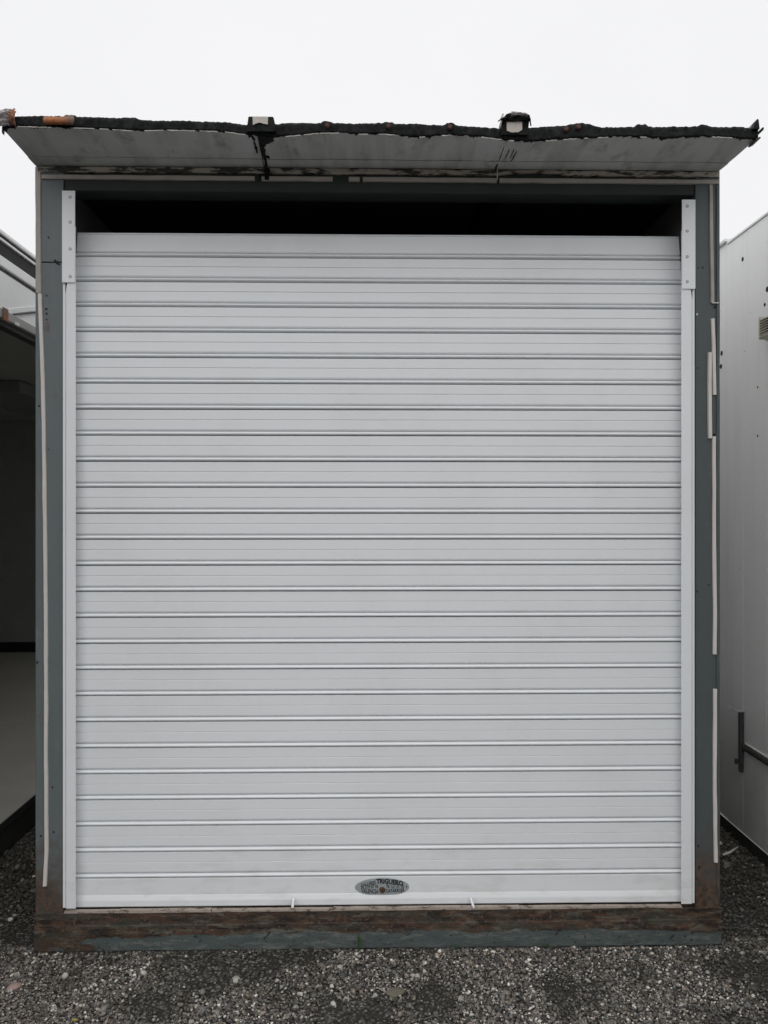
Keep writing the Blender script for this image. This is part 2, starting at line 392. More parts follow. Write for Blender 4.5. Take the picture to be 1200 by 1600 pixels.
# ---- eave: soffit panels, felt edge, ribs (front edge stands YE in front of the wall)
YE = -0.243
BOT = [(3,204),(27,197),(60,198),(100,198.7),(160,200.8),(210,204),(260,202.7),(300,203.5),(350,205),(385,210),(430,214),(460,211.5),(500,207.5),(540,207),(560,209),(600,209),(620,210.7),(650,214),(700,210.7),(740,212),(780,217),(820,221),(850,219.5),(900,216),(920,215),(980,212.5),(1010,213.7),(1040,216),(1100,212.5),(1150,215),(1186,218)]
TOP = [(3,184),(25,181.5),(60,180.6),(100,181.3),(103,179),(117,179),(120,182),(150,182.7),(190,184),(198,183),(212,183),(218,186.5),(240,188),(300,188.5),(340,190),(370,192),(383,194.7),(430,193.5),(445,192),(470,191.5),(500,192),(505,189),(517,189),(521,192),(560,192.5),(597,192),(601,190),(613,190),(617,193),(650,193),(680,195),(694,195),(698,191.5),(708,191.5),(713,195.5),(720,196),(780,200),(830,199),(870,196.5),(880,196),(890,194),(905,191.5),(918,192.5),(930,197),(940,198.7),(990,197.5),(996,194),(1008,194),(1013,197.5),(1050,197.7),(1089,197),(1094,194),(1104,194),(1109,197.5),(1150,198),(1186,199)]
def interp(T, x):
    for (x0, y0), (x1, y1) in zip(T[:-1], T[1:]):
        if x <= x1: return y0 + (y1 - y0) * max(0.0, min(1.0, (x - x0) / (x1 - x0)))
    return T[-1][1]
REAR = lambda px: 258 + (px - 55) / 1070 * 8.5            # soffit/wall line in the photo
def soffit_piece(name, e0, e1, r0, r1, t0, t1, m, dz=0.0):
    """piece of soffit between depth fractions t0..t1 (0 = front edge, 1 = wall), side edges e/r in photo pixels at front/rear"""
    b = new(); n = 26; rows = []
    for t in [t0 + (t1 - t0) * k / 5 for k in range(6)]:
        row = []
        for i in range(n + 1):
            s = i / n
            pf = at(e0 + (e1 - e0)*s, interp(BOT, e0 + (e1 - e0)*s) - 1.5, YE + 0.008); pr = at(r0 + (r1 - r0)*s, REAR(r0 + (r1 - r0)*s), -0.004)
            p = pf.lerp(pr, t)
            p.z = pr.z + (pf.z - pr.z) * (1 - t)**1.6 + dz + 0.0015*noise.noise(p*14)
            row.append(p)
        rows.append(row)
    lo = [[b.verts.new(p) for p in r] for r in rows]; hi = [[b.verts.new(p + Vector((0, 0, 0.012))) for p in r] for r in rows]
    for k in range(5):
        for i in range(n):
            b.faces.new((lo[k][i], lo[k][i+1], lo[k+1][i+1], lo[k+1][i])); b.faces.new((hi[k][i], hi[k+1][i], hi[k+1][i+1], hi[k][i+1]))
    for i in range(n):
        b.faces.new((lo[0][i], hi[0][i], hi[0][i+1], lo[0][i+1])); b.faces.new((lo[5][i], lo[5][i+1], hi[5][i+1], hi[5][i]))
    for k in range(5):
        b.faces.new((lo[k][0], lo[k+1][0], hi[k+1][0], hi[k][0])); b.faces.new((lo[k][n], hi[k][n], hi[k+1][n], lo[k+1][n]))
    return obj(name, b, m, cabin, smooth=False)
cuts_f = [5, 402, 793, 1184]; cuts_r = [55, 413, 775, 1124]
for i in range(3):
    g0 = 0.7
    soffit_piece('soffit_panel', cuts_f[i] + g0, cuts_f[i+1] - g0, cuts_r[i] + g0, cuts_r[i+1] - g0, 0.0, 0.733, M['soffit'])
    soffit_piece('soffit_trim', cuts_f[i] + g0, cuts_f[i+1] - g0, cuts_r[i] + g0, cuts_r[i+1] - g0, 0.739, 1.0, M['soffit'], -0.002)
# felt wrapped over the eave
b = new(); R = []
px = 3.0
while px <= 1186.01:
    yb, yt = interp(BOT, px), interp(TOP, px)
    jag = 1.3*noise.noise(Vector((px*0.11, 0.3, 0))) + 1.6*noise.noise(Vector((px*0.37, 5.3, 0)))
    pb = at(px, yb + 1.0 + jag, YE); ptp = at(px, yt + 0.5 + 0.9*noise.noise(Vector((px*0.33, 8.8, 0))) + 0.5*noise.noise(Vector((px*0.09, 2.8, 0))), YE)
    prof = [pb + Vector((0, 0.006, 0.008))]
    for k, t in enumerate((0, 0.25, 0.5, 0.75, 1.0)):
        p = pb.lerp(ptp, t); p.y -= 0.004*noise.noise(Vector((px*0.05, t*2, 2))) + 0.005*noise.noise(Vector((px*0.16, t*4, 4))) + 0.0014*noise.noise(Vector((px*0.4, t*6, 9)))
        prof.append(p)
    prof.append(ptp + Vector((0, 0.05, 0.001)))
    zr = at(579, 188, YE).z - 0.012
    prof.append(Vector((ptp.x, YE + 0.30, zr)))
    R.append([b.verts.new(p) for p in prof]); px += 2.0
for p, q in zip(R[:-1], R[1:]):
    m_ = len(p)
    for k in range(m_): b.faces.new((p[k], q[k], q[(k+1) % m_], p[(k+1) % m_]))
b.faces.new(R[0]); b.faces.new(R[-1][::-1])
obj('felt_edge', b, M['bitumen'], cabin, smooth=True)
ZR = at(579, 188, YE).z - 0.013
boxo('roof_sheet', at(6, 200, YE).x, at(1184, 200, YE).x, YE + 0.29, DEPTH, Z_SOF + 0.014, ZR, M['bitumen'], cabin)
for pxr in (110, 205, 511, 607, 703, 905, 1002, 1099):
    x = at(pxr, 190, YE).x; zt = at(pxr, interp(TOP, pxr) + 1, YE).z
    obj('roof_rib', prism(new(), [(x-0.015, ZR-0.005), (x-0.010, zt), (x+0.010, zt), (x+0.015, ZR-0.005)], 'y', YE + 0.01, DEPTH), M['bitumen'], cabin)
for pxa in (511, 607, 703, 885, 905):                              # small bare rusty rib ends
    p = at(pxa + (0 if pxa != 905 else -1), interp(TOP, pxa) + 6, YE - 0.009)
    bb = new(); cyl(bb, (p.x, p.y - .003, p.z), 0.0065, 0.011, 'y', 8, 0.0085); obj('rib_end', bb, M['rib_rust'], cabin)
# bare rusty length of sheet edge
b = new(); R = []
for i in range(25):
    px = 67 + 49*i/24
    e = 1.0 if 0 < i < 24 else 0.55
    yb, yt = interp(BOT, px) - 3.6, interp(TOP, px) + 0.9
    mid = (yb + yt)/2
    R.append([b.verts.new(at(px, mid + (yb-mid)*e + 0.5*noise.noise(Vector((px*.4, 0, 0))), YE - 0.012)), b.verts.new(at(px, mid, YE - 0.0175)), b.verts.new(at(px, mid + (yt-mid)*e, YE - 0.012)), b.verts.new(at(px, mid, YE))])
for p, q in zip(R[:-1], R[1:]):
    for k in range(4): b.faces.new((p[k], q[k], q[(k+1) % 4], p[(k+1) % 4]))
b.faces.new(R[0]); b.faces.new(R[-1][::-1])
tag(obj('rusty_edge', b, M['rust'], cabin, smooth=True), 'bare orange rusty length of the roof edge')
# pale drip flange showing in torn lengths below the felt
for a_, e_ in ((28,74),(76,80),(116,148),(156,170),(176,208),(226,256),(262,305),(312,340),(352,384),(446,470),(475,498),(500,530),(560,575),(592,620),(655,664),(690,706),(752,784),(796,803),(853,870),(880,900),(913,918),(934,950),(1000,1010),(1113,1144)):
    pts = []; n = max(2, int((e_-a_)/4))
    for i in range(n+1):
        px = a_ + (e_-a_)*i/n
        pts.append(at(px, interp(BOT, px) + 1.2 + 0.9*noise.noise(Vector((px*0.2, 1, 1))), YE - 0.004))
    obj('drip_flange', ribbon(new(), pts, [max(.0003, .0009 + .0009*noise.noise(Vector((q.x*40, 2, 5)))) for q in pts], 0.003, Vector((0, -1, 0)), Vector((0, 0, 1))), M['seal'], cabin)
# wide ribs with foam filler
def wide_rib(px0, px1, pyt, fx0, fx1, fyt, fyb, rnd):
    y0 = YE - 0.012
    a, c = at(px0, pyt, y0), at(px1, pyt, y0); zb = at(px0, interp(TOP, px0) + 10, y0).z
    w_ = c.x - a.x; h_ = a.z - zb
    if rnd: poly = [(a.x - .006, zb), (a.x - .004, a.z - .022), (a.x + .010, a.z - .004), (a.x + .02, a.z), (c.x - .022, a.z - .001), (c.x - .006, a.z - .012), (c.x + .002, a.z - .026), (c.x - .003, zb)]
    else: poly = [(a.x - .005, zb), (a.x + .001, a.z - .002), (a.x + .004, a.z), (c.x - .006, a.z), (c.x - .003, a.z - .003), (c.x + .004, zb)]
    rb = obj('wide_rib', prism(new(), poly, 'y', y0, DEPTH), M['bitumen'], cabin)
    f0, f1 = at(fx0, fyt, y0), at(fx1, fyb, y0); bb = new(); n = 8
    pts = []
    for i in range(n+1):
        s = i/n; x = f0.x + (f1.x-f0.x)*s
        zlow = f1.z + 0.006*noise.noise(Vector((x*60, 3, 1))) + (0.005*math.sin(math.pi*s) if not rnd else -0.004*math.sin(math.pi*s))
        pts.append((x, zlow))
    up = [(f1.x + .001, f0.z), (f0.x - .001, f0.z)] if not rnd else [(f1.x, f0.z - .004), (f1.x - .006, f0.z), (f0.x + .006, f0.z), (f0.x, f0.z - .004)]
    prism(bb, pts + up, 'y', y0 - 0.005, y0 - 0.0005); obj('foam_filler', bb, M['foam'], rb)
    return rb
wide_rib(387.5, 429, 182, 395.5, 418.5, 183.2, 195.5, False)
rb = wide_rib(786, 826, 176.5, 791.5, 815.5, 188.5, 205.5, True)
# loose plastic-like flaps of felt over the right wide rib
for (pa, pb_, wd) in (((786, 178), (780.5, 199), .006), ((826, 181), (829.5, 197), .004), ((799, 175.5), (822, 180), .005), ((778, 190), (784, 187), .004)):
    p0, p1 = at(*pa, YE - .016), at(*pb_, YE - .020)
    sd_ = Vector((0, 0, 1)) if abs(p1.x-p0.x) > abs(p1.z-p0.z) else Vector((1, 0, 0))
    pts = [p0.lerp(p1, t) + Vector((0.002*noise.noise(Vector((t*5, pa[0], 0))), -0.004*math.sin(3.1*t), 0)) for t in (0, .25, .5, .75, 1)]
    obj('felt_flap', ribbon(new(), pts, wd*0.5, 0.003, Vector((0, -1, 0)), sd_), M['torn'] if wd > .0045 else M['bitumen'], rb)
def crumple(name, corners, y0, y1, m, amp=0.006, n=9, parent=cabin):
    b = new(); c = [Vector(at(px, py, y0)) for px, py in corners]; G = []
    for i in range(n+1):
        row = []
        for j in range(n+1):
            u, v = i/n, j/n
            p = c[0].lerp(c[1], u).lerp(c[3].lerp(c[2], u), v)
            p += Vector((0, amp*2.2*noise.noise(Vector((u*5, v*5, c[0].x))) - 0.01*math.sin(math.pi*v), amp*0.5*noise.noise(Vector((u*7, v*7, 3)))))
            row.append(p)
        G.append(row)
    f = [[b.verts.new(p) for p in r] for r in G]; k = [[b.verts.new(p + Vector((0, y1, 0))) for p in r] for r in G]
    for i in range(n):
        for j in range(n):
            b.faces.new((f[i][j], f[i+1][j], f[i+1][j+1], f[i][j+1])); b.faces.new((k[i][j], k[i][j+1], k[i+1][j+1], k[i+1][j]))
        b.faces.new((f[i][0], k[i][0], k[i+1][0], f[i+1][0])); b.faces.new((f[i][n], f[i+1][n], k[i+1][n], k[i][n]))
        b.faces.new((f[0][i], f[0][i+1], k[0][i+1], k[0][i])); b.faces.new((f[n][i], k[n][i], k[n][i+1], f[n][i+1]))
    return obj(name, b, m, parent, smooth=True)
crumple('felt_flap', [(782, 184), (826, 178), (829, 189), (783, 190)], YE - .020, .004, M['bitumen'], .008, 9, rb)
crumple('felt_flap', [(797, 176), (822, 177), (824, 182), (799, 181)], YE - .026, .004, M['torn'], .005, 7, rb)
crumple('torn_flashing', [(-14, 173), (23, 169), (20, 184), (-14, 185)], YE - 0.012, 0.006, M['torn'])
crumple('torn_flashing', [(-14, 186), (17, 184.5), (14, 195), (-14, 198)], YE - 0.010, 0.006, M['torn'])
crumple('torn_flashing', [(15, 170), (24, 173), (24, 196), (16, 194)], YE - 0.016, 0.006, M['rust'], 0.004)
# bent tips at the right end
def spike(poly, y0, y1, m):
    pts = [at(px, py, y0) for px, py in poly]
    obj('bent_flashing', prism(new(), [(p.x, p.z) for p in pts], 'y', y0, y1), m, cabin)
spike([(1177, 201), (1181, 190), (1183.5, 185.5), (1185.5, 187), (1187, 201)], YE - 0.010, YE + 0.02, M['bitumen'])
spike([(1182, 211), (1185, 205), (1192, 198.5), (1194, 199.5), (1193, 203), (1184, 211.5)], YE - 0.008, YE + 0.05, M['bitumen'])
spike([(1181, 217), (1183, 218.5), (1189, 215.5), (1188, 213.5), (1184, 215)], YE - 0.004, YE + 0.05, M['dark'])
spike([(1170, 199), (1179, 190), (1180, 199)], YE + 0.03, YE + 0.033, M['torn'])
spike([(2.5, 203), (4.5, 203), (4, 209), (3, 208)], YE - 0.002, YE + 0.01, M['dark'])
# tar run across the soffit at the first joint
def on_soffit(px, py, dz=0.0):
    """point on the soffit underside below the given photo pixel"""
    best = None
    for k in range(101):
        t = k/100; Y = YE + 0.008 + (-0.004 - YE - 0.008)*t
        zr = at(px, REAR(px), -0.004).z; zf = at(px, interp(BOT, px) - 1.5, YE + 0.008).z
        zz = zr + (zf - zr)*(1-t)**1.6
        e = abs(at(px, py, Y).z - zz)
        if best is None or e < best[0]: best = (e, Y)
    p = at(px, py, best[1]); p.z += dz; return p
def smear(pts, wid, m, parent=cabin, name='tar_smear', thick=0.003):
    P = [on_soffit(*p, -0.0015) for p in pts]
    Q = []
    for a, c in zip(P[:-1], P[1:]):
        for t in (0, .33, .66): Q.append(a.lerp(c, t))
    Q.append(P[-1])
    W = [max(0.0008, wid[min(len(wid)-1, int(i/3))]*(1 + 0.8*noise.noise(Vector((i*0.9, pts[0][0], 1))))) for i in range(len(Q))]
    obj(name, ribbon(new(), Q, W, thick, Vector((0, 0, -1)), Vector((1, 0, 0))), m, parent)
smear([(409, 210), (411, 220), (410, 230), (412, 240), (415, 250), (416, 259)], [.014, .011, .008, .006, .005, .006], M['bitumen'])
smear([(420, 211), (420, 217), (416, 223)], [.016, .018, .006], M['bitumen'])
smear([(397, 221), (400, 230), (402, 238)], [.003, .004, .002], M['bitumen'])
smear([(394, 212), (398, 219)], [.004, .002], M['bitumen'])
smear([(418, 243), (420, 246)], [.005, .003], M['bitumen'])
smear([(790, 219), (788, 232), (783, 246), (777, 256)], [.0012, .001, .001, .0012], M['seal'], name='joint_line', thick=0.0015)
smear([(796, 233), (793, 240), (790, 246)], [.0018, .0015, .002], M['ink'], name='painted_stroke', thick=0.001)
smear([(803, 233), (800, 240), (797, 247)], [.0018, .0015, .001], M['ink'], name='painted_stroke', thick=0.001)
smear([(807, 236), (803, 244), (799, 251)], [.0018, .0022, .002], M['ink'], name='painted_stroke', thick=0.001)
smear([(777, 255), (774, 262)], [.002, .003], M['bitumen'])
# tar hanging over the lintel trims below the joint
for px0, py0, py1, wd in ((417, 262, 281, .010), (406, 272, 281, .006), (777, 264, 281, .0022)):
    pts = [at(px0 + 1.5*noise.noise(Vector((i, px0, 0))), py0 + (py1-py0)*i/6, -0.009) for i in range(7)]
    obj('tar_smear', ribbon(new(), pts, [wd*(0.7 + 0.6*abs(noise.noise(Vector((i*1.7, px0, 4))))) for i in range(7)], 0.003), M['bitumen'] if wd > .003 else M['seal'], cabin)
# corner trims, sealant strips on the posts (photo px, px per side)
def post_strip(name, pts, wpx, m, thick=0.005, y=-0.001):
    P = []
    for (x0, y0), (x1, y1) in zip(pts[:-1], pts[1:]):
        n = max(2, int(abs(y1-y0)/18))
        for i in range(n): 
            t = i/n; P.append((x0+(x1-x0)*t, y0+(y1-y0)*t))
    P.append(pts[-1])
    Q = [at(px + 0.5*noise.noise(Vector((py*0.02, px*0.1, 0))), py, y) for px, py in P]
    h = wpx/2/438.0
    return obj(name, ribbon(new(), Q, [h*(1 + 0.12*noise.noise(Vector((q.z*9, q.x, 2)))) for q in Q], thick), m, cabin)
post_strip('corner_trim', [(59.5, 262), (60.5, 458)], 9, M['beige'], 0.004)
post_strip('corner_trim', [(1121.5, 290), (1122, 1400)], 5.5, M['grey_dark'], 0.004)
post_strip('seal_strip', [(62.5, 459), (64.5, 520), (67.5, 600), (70, 760), (72, 960), (72.3, 1200), (73, 1330), (70.5, 1384)], 6.2, M['seal'])
post_strip('seal_strip', [(1110.5, 289), (1111.5, 380), (1113, 473)], 5.6, M['beige'])
post_strip('seal_strip', [(1113.5, 498), (1115, 540), (1116, 617)], 5.8, M['seal'])
post_strip('seal_strip', [(1108.5, 551), (1108, 600), (1108.8, 685)], 6.0, M['seal'], 0.008)
post_strip('seal_strip', [(1115.5, 682), (1115.6, 850), (1117, 960), (1116.5, 1022)], 6.0, M['seal'])
post_strip('seal_strip', [(1117, 1076), (1116.5, 1200), (1117, 1290), (1118.5, 1347)], 6.2, M['seal'])
p0 = [at(px, 473.5, -0.004) for px in (1112, 1117, 1123)]
obj('seal_strip', ribbon(new(), p0, 0.002, 0.004, Vector((0, -1, 0)), Vector((0, 0, 1))), M['seal'], cabin)
# chips, bolt holes, stencil marks
for px, py, r in ((89, 410, 2.6), (86, 407, 1.8), (92, 413, 1.6), (76, 371, 1.3), (73, 462, 1.2), (72.5, 483, 1.6), (73, 490, 1.5), (73, 499, 1.2), (61, 634, 1.5), (58.5, 1035, 1.7), (1098, 418, 1.2), (1091, 419, 1.0), (1090, 575, 1.1), (1089, 491, 1.4), (1116, 680, 2.6), (1089, 924, 1.3), (1107, 914, 1.2), (1091, 1322, 1.6), (1092, 1355, 2.0), (82, 1230, 1.3), (84, 1300, 1.6), (64, 1306, 1.5), (76, 702, 1.0), (1117, 480, 2.2), (1114, 936, 1.2)):
    p = at(px, py, 0); bb = new(); n = 9
    vs_ = [bb.verts.new((p.x + r/438*(0.75 + 0.5*random.random())*math.cos(2*math.pi*i/n), -0.0016, p.z + r/438*(0.75 + 0.6*random.random())*math.sin(2*math.pi*i/n))) for i in range(n)]
    f = bb.faces.new(vs_); e = bmesh.ops.extrude_face_region(bb, geom=[f]); bmesh.ops.translate(bb, verts=[v for v in e['geom'] if isinstance(v, bmesh.types.BMVert)], vec=(0, 0.002, 0))
    obj('paint_chip', bb, M['seal'] if py == 491 else M['black'], cabin)
for px, py, dx, dz in ((240, 1458, .010, .012), (305, 1463, .014, .003), (316, 1457, .012, .016), (419, 1460, .016, .020), (413, 1466, .006, .008), (192, 1465, .003, .008), (167, 1463, .012, .003), (870, 1459, .012, .010), (1082, 1457, .014, .012), (640, 1459, .010, .004), (705, 1462, .006, .003), (1050, 1464, .016, .018), (272, 1456, .009, .010)):
    p = at(px, py, -.011); q = [Vector((p.x + dx*t, -.0105, p.z + dz*t + .002*noise.noise(Vector((px, t*3, 0))))) for t in (-.5, -.2, .15, .5)]
    obj('paint_chip', ribbon(new(), q, [.0006, .0018, .0022, .0005], .0012, Vector((0, -1, 0)), Vector((-.35, 0, .94))), M['black'], cabin)
for py in (505, 509.5, 512.5, 516):
    for px in ((72.5, 76) if py != 505 else (73, 75.5)):
        p = at(px, py, 0); boxo('stencil_mark', p.x - .0026, p.x + .0022, -0.0008, 0.001, p.z - .0017, p.z + .0015, M['redmark'], cabin)

# ------------------------------------------------------------------ roller shutter
shutter = empty('roller_shutter', ((XL+XR)/2, 0.03, Z_SILL), 'closed white ribbed roller shutter with oval maker plate, in the grey cabin front', 'shutter')
YC = 0.022                                                # front face of the curtain
SX0, SX1 = at(112, 860, YC).x, at(1070, 860, YC).x
lines = [366.9, 405, 442.6, 481.3, 521.4, 561.1, 601.4]
while lines[-1] < 1340: lines.append(lines[-1] + (40.15 if lines[-1] < 800 else 40.47))
# the lowest joint is measured at 1368.9
k_ = (1368.9 - 601.4) / (lines[-1] - 601.4)
lines = [l if l <= 601.5 else 601.4 + (l - 601.4)*k_ for l in lines]
PITCH = (at(579, lines[-1], YC).z - at(579, lines[-2], YC).z) * -1
s_ = PITCH / 93.0
PROFILE = [(-11, 0.2), (-10, 0.7), (-3.0, 1.3), (-0.6, 2.4), (0, 3.4), (0, 35.4), (-2.6, 35.8), (-2.6, 37.0), (-0.3, 38.2), (0, 39.2), (0, 69.5), (-0.8, 72.4), (-2.6, 74.6), (-4.6, 75.8), (-10, 76.4), (-10, 78.3), (-3.0, 79.2), (0.6, 80.6), (3.0, 83.0), (3.9, 85.4), (3.5, 87.6), (2.0, 89.4), (-0.6, 90.6), (-4, 91.2), (-11, 91.4)]
PROFILE_TOP = [(-11, 0.2), (-2, 0.6), (1.0, 2.5), (1.6, 5.0), (0.6, 7.2), (-2.5, 8.0), (-2.5, 8.8), (0, 10)] + PROFILE[10:]
def slat_mesh(name, prof):
    b = new(); n = 12; R = []
    for i in range(n+1):
        x = SX0 + (SX1 - SX0)*i/n - shutter.location.x
        R.append([b.verts.new((x, -o*s_ - 0.0005*math.sin(i*0.9), -t*s_)) for o, t in prof] + [b.verts.new((x, 0.0125, -t*s_)) for t in (91.4, 0.2)])
    m_ = len(R[0])
    for p, q in zip(R[:-1], R[1:]):
        for k in range(m_): b.faces.new((p[k], q[k], q[(k+1) % m_], p[(k+1) % m_]))
    b.faces.new(R[0]); b.faces.new(R[-1][::-1]); bmesh.ops.recalc_face_normals(b, faces=b.faces)
    me = bpy.data.meshes.new(name); b.to_mesh(me); b.free(); me.materials.append(M['white']); return me
me_s, me_t = slat_mesh('slat', PROFILE), slat_mesh('slat_top', PROFILE_TOP)
ztop = at(579, lines[-1], YC).z
n_s = len(lines) - 1
for i in range(n_s - 1, -1, -1):
    z_top = ztop + PITCH*(n_s - i)
    # the slat's true height is fixed by its pitch, so its top line in the photo tells how far back it leans
    def depth_of(kk):
        return YC + 0.056*max(0.0, (640 - lines[kk])/273.0)**2
    ya, yb = depth_of(i), depth_of(i+1)
    o = bpy.data.objects.new('slat', me_t if i == 0 else me_s); COL.objects.link(o); o.parent = shutter
    o.location = Vector((0, ya + random.uniform(-.0004, .0004), z_top)) - Vector((0, shutter.location.y, shutter.location.z))
    o.rotation_euler = (math.atan2(yb - ya, PITCH) + math.radians(random.uniform(-.2, .2)), math.radians(random.uniform(-.014, .014)), 0)
# bottom rail
zb0, zb1 = ztop, at(579, 1412.6, YC).z
H_ = zb0 - zb1
obj('bottom_rail', prism(new(), [(YC + .012, zb0 - .001), (YC + .003, zb0 - .001), (YC, zb0 - .004), (YC, zb0 - H_*.60), (YC - .0012, zb0 - H_*.63), (YC - .0048, zb0 - H_*.76), (YC - .0055, zb0 - H_*.80), (YC - .0055, zb1 + .003), (YC - .004, zb1), (YC + .02, zb1)], 'x', SX0, SX1), M['white'], shutter)
# roller behind the lintel
zr = ztop + PITCH*n_s - 0.125
obj('roller_drum', cyl(new(), (SX0, YC + 0.055 + 0.125, zr), 0.122, SX1 - SX0, 'x', 40), M['white'], shutter)
# guide rails
def guide(pxo, pxl, pxi, py_plate_bot, s):
    """s = +1 left rail (inner side to the right), -1 right rail"""
    zt = at(579, 304, -0.012).z; zb = at(pxo, 1420 if s > 0 else 1412.5, -0.012).z
    xo, xl, xi = at(pxo, 860, -0.008).x, at(pxl, 860, -0.012).x, at(pxi, 860, -0.012).x
    b = new()
    box(b, min(xl, xi), max(xl, xi), -0.012, -0.0095, zb, zt - .12, 0.0008)              # front flange
    g_ = obj('guide_rail', b, M['white'], shutter)
    b = new(); box(b, min(xl, xl + s*.0022), max(xl, xl + s*.0022), -0.0094, 0.088, zb, zt - .20); obj('channel_web', b, M['white'], g_)
    b = new(); box(b, min(xl, xi), max(xl, xi), 0.0885, 0.091, zb, zt - .20); obj('back_flange', b, M['white'], g_)
    b = new(); box(b, min(xo, xl - s*.0022), max(xo, xl - s*.0022), -0.0085, 0.004, zb + .001, at(579, py_plate_bot - 2, 0).z, 0.0008); obj('outer_lip', b, M['white'], g_)
    # mounting plate with four screws, its lower edge bent up a little
    zp0, zp1 = at(pxo, 298 if s > 0 else 312, -0.015).z, at(pxo, py_plate_bot, -0.015).z
    xa, xb = at(pxo - s*1.2, 860, -0.015).x, xi - s*0.001
    pl = obj('mounting_plate', box(new(), min(xa, xb), max(xa, xb), -0.0165, -0.0127, zp1, zp0, 0.0009, 2), M['white'], g_)
    x0, x1 = sorted((xa, xa + s*.0016)); b = new(); box(b, x0, x1, -0.0126, 0.0, zp1 + .001, zp0); obj('plate_return', b, M['white'], g_)
    for f in ((308, 347, 389, 432) if s > 0 else (322, 361, 401, 440)):
        p = at(pxo + s*11.5, f, -0.0165); b = new()
        cyl(b, (p.x, -0.0172, p.z), 0.0052, 0.0008, 'y', 16); cyl(b, (p.x, -0.0176, p.z), 0.0036, 0.0004, 'y', 14, 0.0042, mi=1)
        me = obj('screw', b, [M['dark'], M['zinc']], g_)
    # black wedge painted as the dark gap where the plate lifts away
    p = at(pxl - s*0.6, py_plate_bot + 7, -0.0122)
    b = new(); prism(b, [(p.x, p.z - .022), (p.x + .0055*s*-0.1, p.z + .014), (p.x + s*.0055, p.z + .014)] if s > 0 else [(p.x, p.z - .022), (p.x - .0055, p.z + .014), (p.x, p.z + .014)], 'y', -0.0124, -0.0121); obj('gap', b, M['black'], g_)
    # shadow gap between the rail and the post is left open
guide(98.2, 103.0, 118.3, 441.5, +1)
guide(1085.3, 1081.2, 1064.6, 451.5, -1)
# pull pegs
for px0, px1 in ((458.5, 457.0), (735.5, 740.5)):
    a, c = at(px0, 1402.5, YC - .014), at(px1, 1419, -0.012); b = new(); rings = []
    for i, t in enumerate((0, .06, .2, .5, .8, .95, 1)):
        q = a.lerp(c, t); r = (.0030, .0046, .0050, .0050, .0050, .0042, .0022)[i]
        rings.append([b.verts.new((q.x + r*math.cos(k*math.pi/5), q.y + r*math.sin(k*math.pi/5), q.z)) for k in range(10)])
    for u, v in zip(rings[:-1], rings[1:]):
        for k in range(10): b.faces.new((u[k], u[(k+1) % 10], v[(k+1) % 10], v[k]))
    b.faces.new(rings[0]); b.faces.new(rings[-1][::-1])
    obj('pull_peg', b, M['white'], shutter, smooth=True)
# oval maker plate
c = at(597, 1385.5, YC); RX, RZ = 42.3/434.0, 14.6/434.0
b = new(); n = 56; A, B, C_ = [], [], []
for i in range(n):
    a = 2*math.pi*i/n; ca, sa = math.cos(a), math.sin(a)
    A.append(b.verts.new((c.x + RX*ca, YC - .0004, c.z + RZ*sa))); B.append(b.verts.new((c.x + RX*ca, YC - .0015, c.z + RZ*sa))); C_.append(b.verts.new((c.x + (RX-.0012)*ca, YC - .0022, c.z + (RZ-.0012)*sa)))
for i in range(n):
    j = (i+1) % n; b.faces.new((A[i], A[j], B[j], B[i])); b.faces.new((B[i], B[j], C_[j], C_[i]))
b.faces.new(C_); b.faces.new(A[::-1])
plate = obj('maker_plate', b, M['plate'], shutter); tag(plate, 'oval steel maker plate with black lettering and brass lock')
YP = YC - 0.0022
def text(s, px0, px1, py0, py1, bold=0.0, arc=None):
    """flat printed lettering on the plate, fitted to the photo's box, following an arc y(px) if given"""
    cu = bpy.data.curves.new('t', 'FONT'); cu.body = s; cu.size = 1; cu.fill_mode = 'FRONT'; cu.offset = bold; cu.resolution_u = 3
    to = bpy.data.objects.new('t', cu); COL.objects.link(to)
    bpy.context.view_layer.update(); dg = bpy.context.evaluated_depsgraph_get()
    me = bpy.data.meshes.new_from_object(to.evaluated_get(dg)); bpy.data.objects.remove(to)
    co = np.empty(len(me.vertices)*3); me.vertices.foreach_get('co', co); co = co.reshape(-1, 3)
    u = (co[:, 0] - co[:, 0].min())/np.ptp(co[:, 0]); v = (co[:, 1] - co[:, 1].min())/np.ptp(co[:, 1])
    off = Vector(wloc(plate)); out = np.empty_like(co)
    for i in range(len(co)):
        px = px0 + (px1-px0)*u[i]; py = py1 + (py0-py1)*v[i] + (arc(px) if arc else 0)
        p = at(px, py, YP - .0005) - off; out[i] = p
    me.vertices.foreach_set('co', out.ravel()); me.update(); me.name = 'lettering'
    me.materials.clear(); me.materials.append(M['ink'])
    link_mesh('lettering', me, None, plate)
arc = lambda px: 0.0052*(px-602)**2
text('TALLERES', 564, 587, 1375.2, 1380.4, 0.02, lambda px: 0.0042*(px-602)**2)
text('TRIGUERO', 588, 630, 1373.2, 1381, 0.05, lambda px: 0.0042*max(0, px-600)**2)
text('96 374 87 96', 564, 591, 1381.4, 1388, 0.016, lambda px: 0.0012*(px-600)**2)
text('96 127 31 16', 603.5, 631, 1380.8, 1387.8, 0.016, lambda px: 0.0012*(px-600)**2)
text('VALENCIA', 564, 591.5, 1389.6, 1396.6, 0.03, lambda px: -0.0012*(px-600)**2)
text('CATARROJA', 603, 632, 1389.2, 1396.4, 0.03, lambda px: -0.0012*(px-600)**2)
p = at(597.3, 1390.5, YP); b = new()
cyl(b, (p.x, YP - .006, p.z), .0098, .006, 'y', 24, .0118); cyl(b, (p.x, YP - .0072, p.z + .0005), .0066, .0012, 'y', 20, .0072, mi=0)
box(b, p.x - .0009, p.x + .0009, YP - .0076, YP - .0070, p.z - .004, p.z + .005, mi=1)
